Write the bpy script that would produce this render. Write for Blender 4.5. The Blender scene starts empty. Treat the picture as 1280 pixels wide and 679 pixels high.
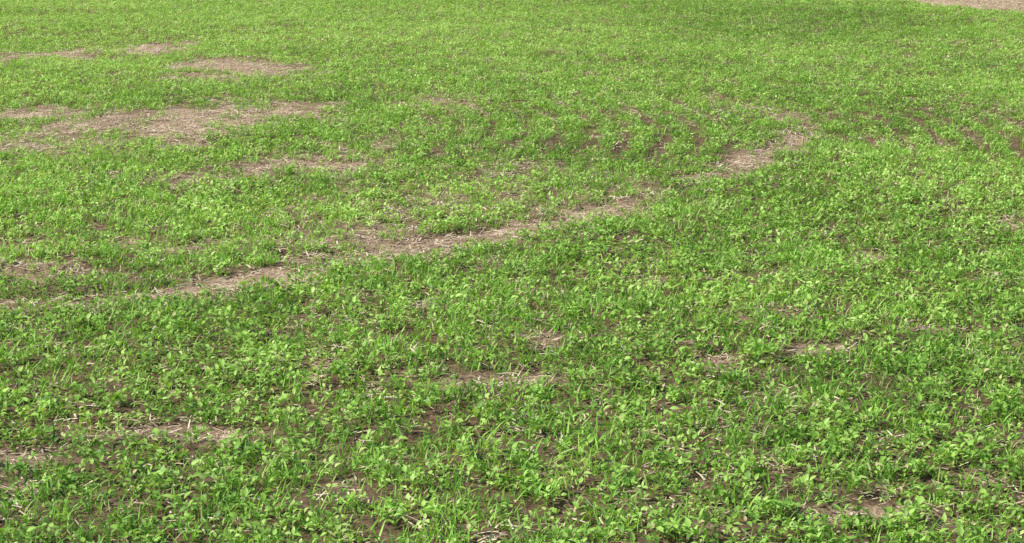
import bpy, math, random
import numpy as np
from mathutils import Vector, Matrix
rng=np.random.default_rng(7); random.seed(7)
scene=bpy.context.scene
W,H=1280.0,679.0
F=2389.0; CAMH=3.0; PITCH=math.atan(509.5/F)

# ---------- helpers: photo position -> place on the ground ----------
def g(px,py):
    a=(px-W/2)/F; b=(H/2-py)/F
    cy=math.cos(PITCH)+b*math.sin(PITCH); cz=-math.sin(PITCH)+b*math.cos(PITCH)
    t=CAMH/-cz
    return np.array([a*t,cy*t])

def hash2(ix,iy,s):
    n=(ix.astype(np.int64)*374761393+iy.astype(np.int64)*668265263+s*1442695041)&0xFFFFFFFF
    n=((n^(n>>13))*1274126177)&0xFFFFFFFF
    n=n^(n>>16)
    return (n&0xFFFFFF)/float(0xFFFFFF)
def vnoise(x,y,s=0):
    ix=np.floor(x);iy=np.floor(y);fx=x-ix;fy=y-iy
    fx=fx*fx*(3-2*fx);fy=fy*fy*(3-2*fy)
    a=hash2(ix,iy,s);b=hash2(ix+1,iy,s);c=hash2(ix,iy+1,s);d=hash2(ix+1,iy+1,s)
    return (a*(1-fx)+b*fx)*(1-fy)+(c*(1-fx)+d*fx)*fy
def fbm(x,y,sc,s=0,o=4):
    v=0;amp=1;t=0
    for i in range(o):
        v=v+amp*vnoise(x*sc+17.3*i,y*sc-9.1*i,s+i);t+=amp;amp*=.55;sc*=2.07
    return v/t
def sstep(a,b,x):
    t=np.clip((x-a)/(b-a),0,1);return t*t*(3-2*t)

# ---------- layout of the field (world coordinates) ----------
PATCH=[(150,160,170,26,.76),(290,146,115,19,.98),(230,165,95,16,.9),(300,86,85,14,1.0),(250,100,60,9,.6),(190,62,60,10,.95),(70,70,90,9,.72),(40,146,70,12,.85),
 (400,206,95,18,.84),(340,215,50,12,.58),(250,228,60,12,.58),(480,183,24,14,.85),(60,185,130,18,.58),(520,128,90,7,.45),
 (560,250,210,32,.40),(250,312,260,18,.5),(60,345,120,15,.55),(440,292,90,14,.6),(700,225,160,20,.35),
 (230,545,145,15,.98),(300,540,70,10,.75),(40,575,66,14,.88),(600,487,85,10,.68),(500,475,66,8,.45),(1110,655,95,13,.85),(1235,603,48,13,.8),
 (1150,405,50,7,.76),(1035,436,46,8,.72),(540,385,38,6,.48),(885,462,25,13,.8),(960,395,60,9,.45),(670,437,24,10,.66),
 (370,402,32,6,.5),(400,462,40,10,.52),(690,365,21,8,.58),(1085,318,18,12,.66),(1265,278,26,9,.62),(820,350,22,9,.48),
 (690,600,24,11,.52),(800,640,28,10,.42),(880,665,22,13,.74),(430,610,26,10,.48),(120,545,32,11,.6),(1030,500,60,8,.3),
 (40,612,42,10,.5),(960,345,32,9,.28),(640,330,60,8,.28)]
PW=[]
for (cx,cy,rx,ry,s) in PATCH:
    c=g(cx,cy);rX=g(cx+rx,cy)[0]-c[0];rY=(g(cx,max(cy-ry,-60))[1]-g(cx,cy+ry)[1])/2
    PW.append((c[0],c[1],rX,rY,s))
TR=[(-200,405,.3),(0,388,.45),(110,380,.55),(200,366,.75),(300,354,.92),(380,342,1),(450,329,1),(510,318,.95),(560,306,1),(640,291,1),(700,279,1),(755,267,.88),
    (800,252,.62),(850,238,.64),(890,224,.76),(930,209,.78),(965,192,.68),(990,172,.66),(1000,155,.6),(975,141,.54),(930,131,.38),(870,124,.42),(760,118,.2)]
TRW=[(*g(a,b),s) for a,b,s in TR]
def polydist(x,y,pl):
    best=np.full(x.shape,1e9);st=np.zeros(x.shape)
    for p,q in zip(pl[:-1],pl[1:]):
        dx,dy=q[0]-p[0],q[1]-p[1];t=np.clip(((x-p[0])*dx+(y-p[1])*dy)/(dx*dx+dy*dy),0,1)
        d=np.hypot(x-p[0]-t*dx,y-p[1]-t*dy);m=d<best
        best=np.where(m,d,best);st=np.where(m,p[2]+(q[2]-p[2])*t,st)
    return best,st
E1=g(1075,0);E2=g(1290,19)
def stubble(x,y):
    d=E2-E1;n=np.array([-d[1],d[0]]);n/=np.linalg.norm(n)
    if n[1]<0:n=-n
    s=(x-E1[0])*n[0]+(y-E1[1])*n[1]+(fbm(x,y,.8,91)-.5)*1.2
    return sstep(-.15,.25,s)
def bare(x,y):
    n1=fbm(x,y,.9,3);n2=fbm(x,y,3.2,11);n3=fbm(x,y,9,19,2)
    b=np.zeros(x.shape)
    wx=x+(n1-.5)*1.0;wy=y+(fbm(x,y,.7,5)-.5)*2.0
    for (cx,cy,rx,ry,s) in PW:
        k=min(1,rx/1.2)
        X=x+(wx-x)*k;Y=y+(wy-y)*k
        r=np.sqrt(((X-cx)/rx)**2+((Y-cy)/ry)**2)
        b=np.maximum(b,s*sstep(1.4,.3,r+(n2-.5)*2.0+(n3-.5)*.6))
    d,s=polydist(x+(n1-.5)*.35,y+(fbm(x,y,1.1,8)-.5)*.5,TRW)
    brk=.80+.42*sstep(.35,.6,fbm(x,y,1.7,15))
    b=np.maximum(b,s*brk*sstep(.45,.06,d+(n2-.5)*.75+(n3-.5)*.2))
    return np.clip(b,0,1)
def rowmod(x,y):
    c=x+.038*(y-21.3)**2+.05*np.sin(y*1.1)+.5*(fbm(x,y,.3,48,2)-.5)+.16*(fbm(x,y,2.5,49,2)-.5)
    ph=np.cos(c/.38*2*math.pi)
    a=sstep(-1.9,-.2,x)*sstep(18.0,20.2,y)*sstep(26,22.5,y)*(.25+.75*sstep(.36,.58,fbm(x,y,.9,44,2)+.04))
    d,s=polydist(x,y,TRW)
    ph2=np.cos(d/.40*2*math.pi)
    a2=.4*sstep(19,16,y)
    return ph*a+ph2*a2*(1-a), a, ph

# ---------- materials ----------
def newmat(n):
    m=bpy.data.materials.new(n);m.use_nodes=True;nt=m.node_tree
    for k in list(nt.nodes):nt.nodes.remove(k)
    return m,nt
def N(nt,t,**k):
    n=nt.nodes.new(t)
    for a,b in k.items():setattr(n,a,b)
    return n
def mixc(nt,fac,a,b,bt='MIX'):
    m=N(nt,'ShaderNodeMix',data_type='RGBA',blend_type=bt)
    for sock,v in ((m.inputs[0],fac),(m.inputs[6],a),(m.inputs[7],b)):
        if isinstance(v,bpy.types.NodeSocket):nt.links.new(v,sock)
        elif isinstance(v,(int,float)):sock.default_value=v
        else:sock.default_value=(*v,1)
    return m.outputs[2]
def mathn(nt,op,a,b=0.0,clamp=False):
    m=N(nt,'ShaderNodeMath',operation=op,use_clamp=clamp)
    for s,v in zip(m.inputs,(a,b)):
        if isinstance(v,bpy.types.NodeSocket):nt.links.new(v,s)
        else:s.default_value=v
    return m.outputs[0]
def maprange(nt,v,a,b,c=0,d=1):
    m=N(nt,'ShaderNodeMapRange');nt.links.new(v,m.inputs[0])
    for i,k in enumerate((a,b,c,d)):m.inputs[i+1].default_value=k
    return m.outputs[0]

def leafmat(name,dark,mid,lime,trans):
    m,nt=newmat(name)
    tint=N(nt,'ShaderNodeAttribute',attribute_name='tint',attribute_type='INSTANCER').outputs['Fac']
    lr=N(nt,'ShaderNodeAttribute',attribute_name='lrand',attribute_type='GEOMETRY').outputs['Fac']
    v=mathn(nt,'ADD',tint,mathn(nt,'MULTIPLY',mathn(nt,'SUBTRACT',lr,.5),.75),True)
    c=mixc(nt,maprange(nt,v,0,.5),dark,mid)
    c=mixc(nt,maprange(nt,v,.5,1),c,lime)
    c=mixc(nt,maprange(nt,lr,.94,.98,0,.85),c,(.68,.57,.34))
    p=N(nt,'ShaderNodeBsdfPrincipled');nt.links.new(c,p.inputs['Base Color'])
    p.inputs['Roughness'].default_value=.5;p.inputs['Specular IOR Level'].default_value=.38
    t=N(nt,'ShaderNodeBsdfTranslucent')
    nt.links.new(mixc(nt,1,c,(1.2,1.15,.55),'MULTIPLY'),t.inputs['Color'])
    mx=N(nt,'ShaderNodeMixShader');mx.inputs[0].default_value=trans
    nt.links.new(p.outputs[0],mx.inputs[1]);nt.links.new(t.outputs[0],mx.inputs[2])
    o=N(nt,'ShaderNodeOutputMaterial');nt.links.new(mx.outputs[0],o.inputs[0])
    return m
mat_leaf=leafmat('seedling_leaf',(.145,.31,.045),(.37,.65,.11),(.64,.89,.28),.33)
mat_grass=leafmat('grass_blade',(.125,.31,.035),(.31,.63,.085),(.50,.83,.17),.33)

m,nt=newmat('dry_straw');mat_straw=m
lr=N(nt,'ShaderNodeObjectInfo').outputs['Random']
r=N(nt,'ShaderNodeValToRGB');nt.links.new(lr,r.inputs[0])
e=r.color_ramp.elements;e[0].position=0;e[0].color=(.28,.18,.105,1);e[1].position=1;e[1].color=(.90,.79,.60,1)
q=e.new(.5);q.color=(.66,.51,.35,1)
p=N(nt,'ShaderNodeBsdfPrincipled');nt.links.new(r.outputs[0],p.inputs['Base Color']);p.inputs['Roughness'].default_value=.65
o=N(nt,'ShaderNodeOutputMaterial');nt.links.new(p.outputs[0],o.inputs[0])

m,nt=newmat('field_soil');mat_soil=m
pos=N(nt,'ShaderNodeNewGeometry').outputs['Position']
def noise(sc,det=5,ro=.6,dist=0):
    n=N(nt,'ShaderNodeTexNoise');n.inputs['Scale'].default_value=sc;n.inputs['Detail'].default_value=det
    n.inputs['Roughness'].default_value=ro;n.inputs['Distortion'].default_value=dist
    nt.links.new(pos,n.inputs['Vector']);return n.outputs['Fac']
bareA=N(nt,'ShaderNodeAttribute',attribute_name='bare').outputs['Fac']
greenA=N(nt,'ShaderNodeAttribute',attribute_name='green').outputs['Fac']
c=mixc(nt,maprange(nt,noise(14),.35,.7),(.065,.038,.023),(.21,.13,.078))
lit=mathn(nt,'ADD',maprange(nt,noise(30,6,.75,.6),.42,.58),mathn(nt,'MULTIPLY',bareA,.3),True)
lit=mathn(nt,'MULTIPLY',lit,maprange(nt,noise(1.3,4),.3,.62,.5,1))
c=mixc(nt,mathn(nt,'MULTIPLY',lit,mathn(nt,'ADD',mathn(nt,'MULTIPLY',bareA,.7),.24)),c,(.68,.52,.35))
far=mixc(nt,maprange(nt,noise(1.2,8,.7),.3,.7),(.13,.24,.04),(.21,.36,.06))
c=mixc(nt,greenA,c,far)
p=N(nt,'ShaderNodeBsdfPrincipled');nt.links.new(c,p.inputs['Base Color']);p.inputs['Roughness'].default_value=.95
p.inputs['Specular IOR Level'].default_value=.15
b=N(nt,'ShaderNodeBump');b.inputs['Strength'].default_value=.9;b.inputs['Distance'].default_value=.025
nt.links.new(noise(45,6,.7),b.inputs['Height']);nt.links.new(b.outputs[0],p.inputs['Normal'])
o=N(nt,'ShaderNodeOutputMaterial');nt.links.new(p.outputs[0],o.inputs[0])

# ---------- ground ----------
def groundz(x,y):
    f=sstep(70,50,np.abs(y))*sstep(30,20,np.abs(x))
    z=(fbm(x,y,.25,60,3)-.5)*.16+((fbm(x,y,5,70,4)-.5)*.055)*f
    r,a,_=rowmod(x,y)
    z=z+.012*r*f
    d,s=polydist(x,y,TRW)
    return z-.025*s*np.exp(-(d/.3)**2)
xs=np.concatenate([-np.geomspace(900,17,26),np.arange(-16.5,16.6,.07),np.geomspace(17,900,26)])
ys=np.concatenate([-np.geomspace(600,.6,22),np.arange(0,7,.4),np.arange(7,24,.06),np.arange(24,56,.11),np.geomspace(57,1500,30)])
X,Y=np.meshgrid(xs,ys);Z=groundz(X.ravel(),Y.ravel()).reshape(X.shape)
nx,ny=len(xs),len(ys)
co=np.stack([X,Y,Z],-1).reshape(-1,3)
i=np.arange(nx*ny).reshape(ny,nx)
fc=np.stack([i[:-1,:-1],i[:-1,1:],i[1:,1:],i[1:,:-1]],-1).reshape(-1,4)
def mesh_from(name,co,faces,smooth=True):
    me=bpy.data.meshes.new(name);me.vertices.add(len(co));me.vertices.foreach_set('co',co.astype(np.float32).ravel())
    me.loops.add(faces.size);me.loops.foreach_set('vertex_index',faces.astype(np.int32).ravel())
    me.polygons.add(len(faces));me.polygons.foreach_set('loop_start',np.arange(0,faces.size,faces.shape[1],dtype=np.int32))
    me.update(calc_edges=True);me.validate()
    if smooth: me.polygons.foreach_set('use_smooth',np.ones(len(faces),bool))
    return me
me=mesh_from('field_ground',co,fc)
bx,by=co[:,0],co[:,1]
bb=np.maximum(bare(bx,by),stubble(bx,by)*sstep(90,60,by))
a=me.attributes.new('bare','FLOAT','POINT');a.data.foreach_set('value',bb.astype(np.float32))
gr=np.clip(sstep(47,52,by)+sstep(0,5,np.abs(bx)-(4.5+.30*by))+sstep(5.5,3,by),0,1)*(1-stubble(bx,by))
a=me.attributes.new('green','FLOAT','POINT');a.data.foreach_set('value',gr.astype(np.float32))
me.materials.append(mat_soil)
ground=bpy.data.objects.new('field_ground',me);scene.collection.objects.link(ground)

# ---------- plant prototypes ----------
def strip(V,Fc,L,base,az,el,length,width,prof,bend,nseg,fold,lr,twist=0):
    p=np.array(base,float);st=len(V);
    for k in range(nseg+1):
        t=k/nseg;e=el-bend*t
        d=np.array([math.cos(az)*math.cos(e),math.sin(az)*math.cos(e),math.sin(e)])
        if k>0:p=p+d*length/nseg
        tw=twist*t
        s=np.array([-math.sin(az),math.cos(az),0]);up=np.cross(d,s)
        if up[2]<0: up=-up
        s2=s*math.cos(tw)+up*math.sin(tw)
        w=width*.5*prof(t)
        V.append(p-s2*w+up*fold*w);V.append(p.copy());V.append(p+s2*w+up*fold*w)
        L+= [lr]*3
    for k in range(nseg):
        a0=st+3*k
        Fc.append((a0,a0+1,a0+4,a0+3));Fc.append((a0+1,a0+2,a0+5,a0+4))
def finish(name,V,Fc,L,mat,coll):
    me=mesh_from(name,np.array(V),np.array(Fc))
    a=me.attributes.new('lrand','FLOAT','POINT');a.data.foreach_set('value',np.array(L,np.float32))
    me.materials.append(mat);o=bpy.data.objects.new(name,me);coll.objects.link(o)
U=random.uniform
ov=lambda t:max(.06,math.sin(math.pi*min(1,(t*.93+.05))**.75))
bl=lambda t:max(.05,(1-t**2.2))*(.75+.25*min(1,t*4))
stm=lambda t:1-.3*t
cb=bpy.data.collections.new('seedling_parts');cg=bpy.data.collections.new('grass_parts');cs=bpy.data.collections.new('straw_parts')
for v in range(20):
    V=[];Fc=[];L=[]
    for j in range(3):
        a1=U(0,6.28);r1=U(.04,.12) if j else 0
        bx0=np.array([math.cos(a1)*r1,math.sin(a1)*r1,-.01]);sc=1 if j==0 else U(.6,.95)
        h=U(.04,.10)*sc;la=U(0,6.28)
        strip(V,Fc,L,bx0,la,U(1.25,1.5),h+.01,.004,stm,U(-.1,.2),1,0,.3)
        top=V[-2]
        nl=random.choice([3,3,4,4,5]);a0=U(0,6.28)
        for k in range(nl):
            hh=U(.4,1.0) if k>1 else 1
            b=bx0+(np.array(top)-bx0)*hh
            az=a0+k*2.4+U(-.4,.4);el=U(.25,1.35)
            ln=U(.028,.052)*(.6+.4*sc)
            pl=np.array([math.cos(az),math.sin(az),.9])*U(.004,.014)
            strip(V,Fc,L,b+pl,az,el,ln,ln*U(.42,.68),ov,U(.1,1.3),3,U(.05,.5),random.random(),U(-.8,.8))
    finish('seedling_%02d'%v,V,Fc,L,mat_leaf,cb)
for v in range(16):
    V=[];Fc=[];L=[]
    for k in range(random.choice([8,10,13])):
        a0=U(0,6.28);r=U(0,.11)
        strip(V,Fc,L,(math.cos(a0)*r,math.sin(a0)*r,-.005),U(0,6.28),U(1.0,1.55),U(.055,.13),U(.006,.012),bl,U(.1,1.4),3,U(0,.35),random.random(),U(-1,1))
    finish('grass_%02d'%v,V,Fc,L,mat_grass,cg)
for v in range(10):
    V=[];Fc=[];L=[]
    for k in range(5):
        a0=U(0,6.28);r=U(0,.09)
        strip(V,Fc,L,(math.cos(a0)*r,math.sin(a0)*r,U(.004,.02)),U(0,6.28),U(-.08,.35),U(.02,.09),U(.004,.011),stm,U(-.1,.4),2,U(-.5,-.2),random.random(),U(-.6,.6))
    finish('straw_%02d'%v,V,Fc,L,mat_straw,cs)

# ---------- scatter ----------
def cand(dens,ymin=4.5,ymax=47):
    A=(ymax-ymin)*2*(4.5+.30*ymax);n=int(A*dens)
    x=rng.uniform(-1,1,n)*(4.5+.30*ymax);y=rng.uniform(ymin,ymax,n)
    k=np.abs(x)<2.6+.26*y
    return x[k],y[k]
def scatter(name,coll,x,y,scale,tilt,tint,ncoll,zoff=0):
    n=len(x);z=groundz(x,y)+zoff
    me=bpy.data.meshes.new(name);me.vertices.add(n)
    me.vertices.foreach_set('co',np.stack([x,y,z],-1).astype(np.float32).ravel())
    a=me.attributes.new('scl','FLOAT','POINT');a.data.foreach_set('value',scale.astype(np.float32))
    rot=np.stack([rng.normal(0,tilt,n),rng.normal(0,tilt,n),rng.uniform(0,6.283,n)],-1)
    a=me.attributes.new('rot','FLOAT_VECTOR','POINT');a.data.foreach_set('vector',rot.astype(np.float32).ravel())
    a=me.attributes.new('pick','INT','POINT');a.data.foreach_set('value',rng.integers(0,ncoll,n).astype(np.int32))
    a=me.attributes.new('tint','FLOAT','POINT');a.data.foreach_set('value',tint.astype(np.float32))
    ob=bpy.data.objects.new(name,me);scene.collection.objects.link(ob)
    ng=bpy.data.node_groups.new(name+'_gn','GeometryNodeTree')
    ng.interface.new_socket('Geometry',in_out='INPUT',socket_type='NodeSocketGeometry')
    ng.interface.new_socket('Geometry',in_out='OUTPUT',socket_type='NodeSocketGeometry')
    gi=ng.nodes.new('NodeGroupInput');go=ng.nodes.new('NodeGroupOutput')
    ci=ng.nodes.new('GeometryNodeCollectionInfo');ci.inputs[0].default_value=coll
    ci.inputs['Separate Children'].default_value=True;ci.inputs['Reset Children'].default_value=True
    ip=ng.nodes.new('GeometryNodeInstanceOnPoints');ip.inputs['Pick Instance'].default_value=True
    def at(nm,t):
        q=ng.nodes.new('GeometryNodeInputNamedAttribute');q.data_type=t;q.inputs[0].default_value=nm
        return q.outputs[0]
    er=ng.nodes.new('FunctionNodeEulerToRotation')
    Lk=ng.links.new
    Lk(gi.outputs[0],ip.inputs['Points']);Lk(ci.outputs[0],ip.inputs['Instance'])
    Lk(at('pick','INT'),ip.inputs['Instance Index']);Lk(at('rot','FLOAT_VECTOR'),er.inputs[0]);Lk(er.outputs[0],ip.inputs['Rotation'])
    Lk(at('scl','FLOAT'),ip.inputs['Scale']);Lk(ip.outputs[0],go.inputs[0])
    md=ob.modifiers.new('scatter','NODES');md.node_group=ng
    return ob
def gblob(x,y,cx,cy,rx,ry):
    c=g(cx,cy);rX=g(cx+rx,cy)[0]-c[0];rY=(g(cx,cy-ry)[1]-g(cx,cy+ry)[1])/2
    return np.exp(-(((x-c[0])/rX)**2+((y-c[1])/rY)**2))
def tintf(x,y):
    t=.38+.65*(fbm(x,y,.45,21)-.5)+.5*(fbm(x,y,2.2,25)-.5)
    t=t+.010*np.clip(y-14,0,22)
    t=t+.20*gblob(x,y,150,260,330,70)+.12*gblob(x,y,250,30,400,40)-.30*gblob(x,y,960,28,180,22)-.08*gblob(x,y,800,330,300,60)
    return t
def cover(x,y,g0=.5):
    b=np.maximum(bare(x,y),stubble(x,y))
    r,a,ph=rowmod(x,y)
    d=1-.96*sstep(.14,.82,b)
    d=d*np.clip(1-.2*(1-r)*(1-a)-.95*a*sstep(.25,-.5,ph),0.03,1)
    hole=.5*fbm(x,y,2.6,31,3)+.5*fbm(x,y,7.5,37,2)
    d=d*sstep(.18,.34,hole)
    return d,b,1-.1*a
x,y=cand(145)
d,b,h=cover(x,y);mixn=fbm(x,y,1.1,51)
pb=d*(.5+.5*sstep(.38,.55,mixn))*(.75+.25*sstep(25,12,y))
k=rng.uniform(size=len(x))<pb
x1,y1,b1=x[k],y[k],b[k]
scatter('broadleaf_seedlings',cb,x1,y1,(rng.uniform(.65,1.1,len(x1))*(1-.35*b1)*h[k]*(1-.15*sstep(18,34,y1))),.2,tintf(x1,y1)+rng.normal(0,.17,len(x1)),20)
x,y=cand(135)
d,b,h=cover(x,y);mixn=fbm(x,y,1.1,51)
pb=d*(.5+.5*sstep(.58,.4,mixn))
k=rng.uniform(size=len(x))<pb
x1,y1,b1=x[k],y[k],b[k]
scatter('grass_tufts',cg,x1,y1,(rng.uniform(.6,1.15,len(x1))*(1-.4*b1)*h[k]*(1-.2*sstep(18,34,y1))),.15,tintf(x1,y1)+rng.normal(0,.16,len(x1)),16)
x,y=cand(165)
b=np.maximum(bare(x,y),stubble(x,y))
pb=.17+.2*sstep(.45,.65,fbm(x,y,.9,77))+.85*b
k=rng.uniform(size=len(x))<pb
x1,y1=x[k],y[k]
scatter('straw_residue',cs,x1,y1,rng.uniform(.6,1.3,len(x1)),.12,np.zeros(len(x1)),10)

# ---------- light ----------
EL=math.radians(48);AZ=math.radians(-100)   # azimuth clockwise from +Y
w=bpy.data.worlds.new('World');scene.world=w;w.use_nodes=True;nt=w.node_tree
bg=nt.nodes['Background'];sk=nt.nodes.new('ShaderNodeTexSky');sk.sky_type='NISHITA';sk.sun_disc=False
sk.sun_elevation=EL;sk.sun_rotation=AZ;nt.links.new(sk.outputs[0],bg.inputs[0]);bg.inputs[1].default_value=.10
L=bpy.data.lights.new('sun','SUN');L.energy=5;L.angle=math.radians(.5);L.color=(1,.95,.85)
so=bpy.data.objects.new('sun',L);scene.collection.objects.link(so)
sd=Vector((math.sin(AZ)*math.cos(EL),math.cos(AZ)*math.cos(EL),math.sin(EL)))
so.rotation_euler=sd.to_track_quat('Z','Y').to_euler()
# ---------- camera ----------
cd=bpy.data.cameras.new('camera');cd.sensor_width=36;cd.lens=36*F/W;cd.clip_end=4000;cd.clip_start=.1
cam=bpy.data.objects.new('camera',cd);scene.collection.objects.link(cam);cam.location=(0,0,CAMH)
cam.rotation_euler=(math.pi/2-PITCH,0,0);scene.camera=cam
scene.view_settings.view_transform='Standard';scene.view_settings.look='None';scene.view_settings.exposure=0
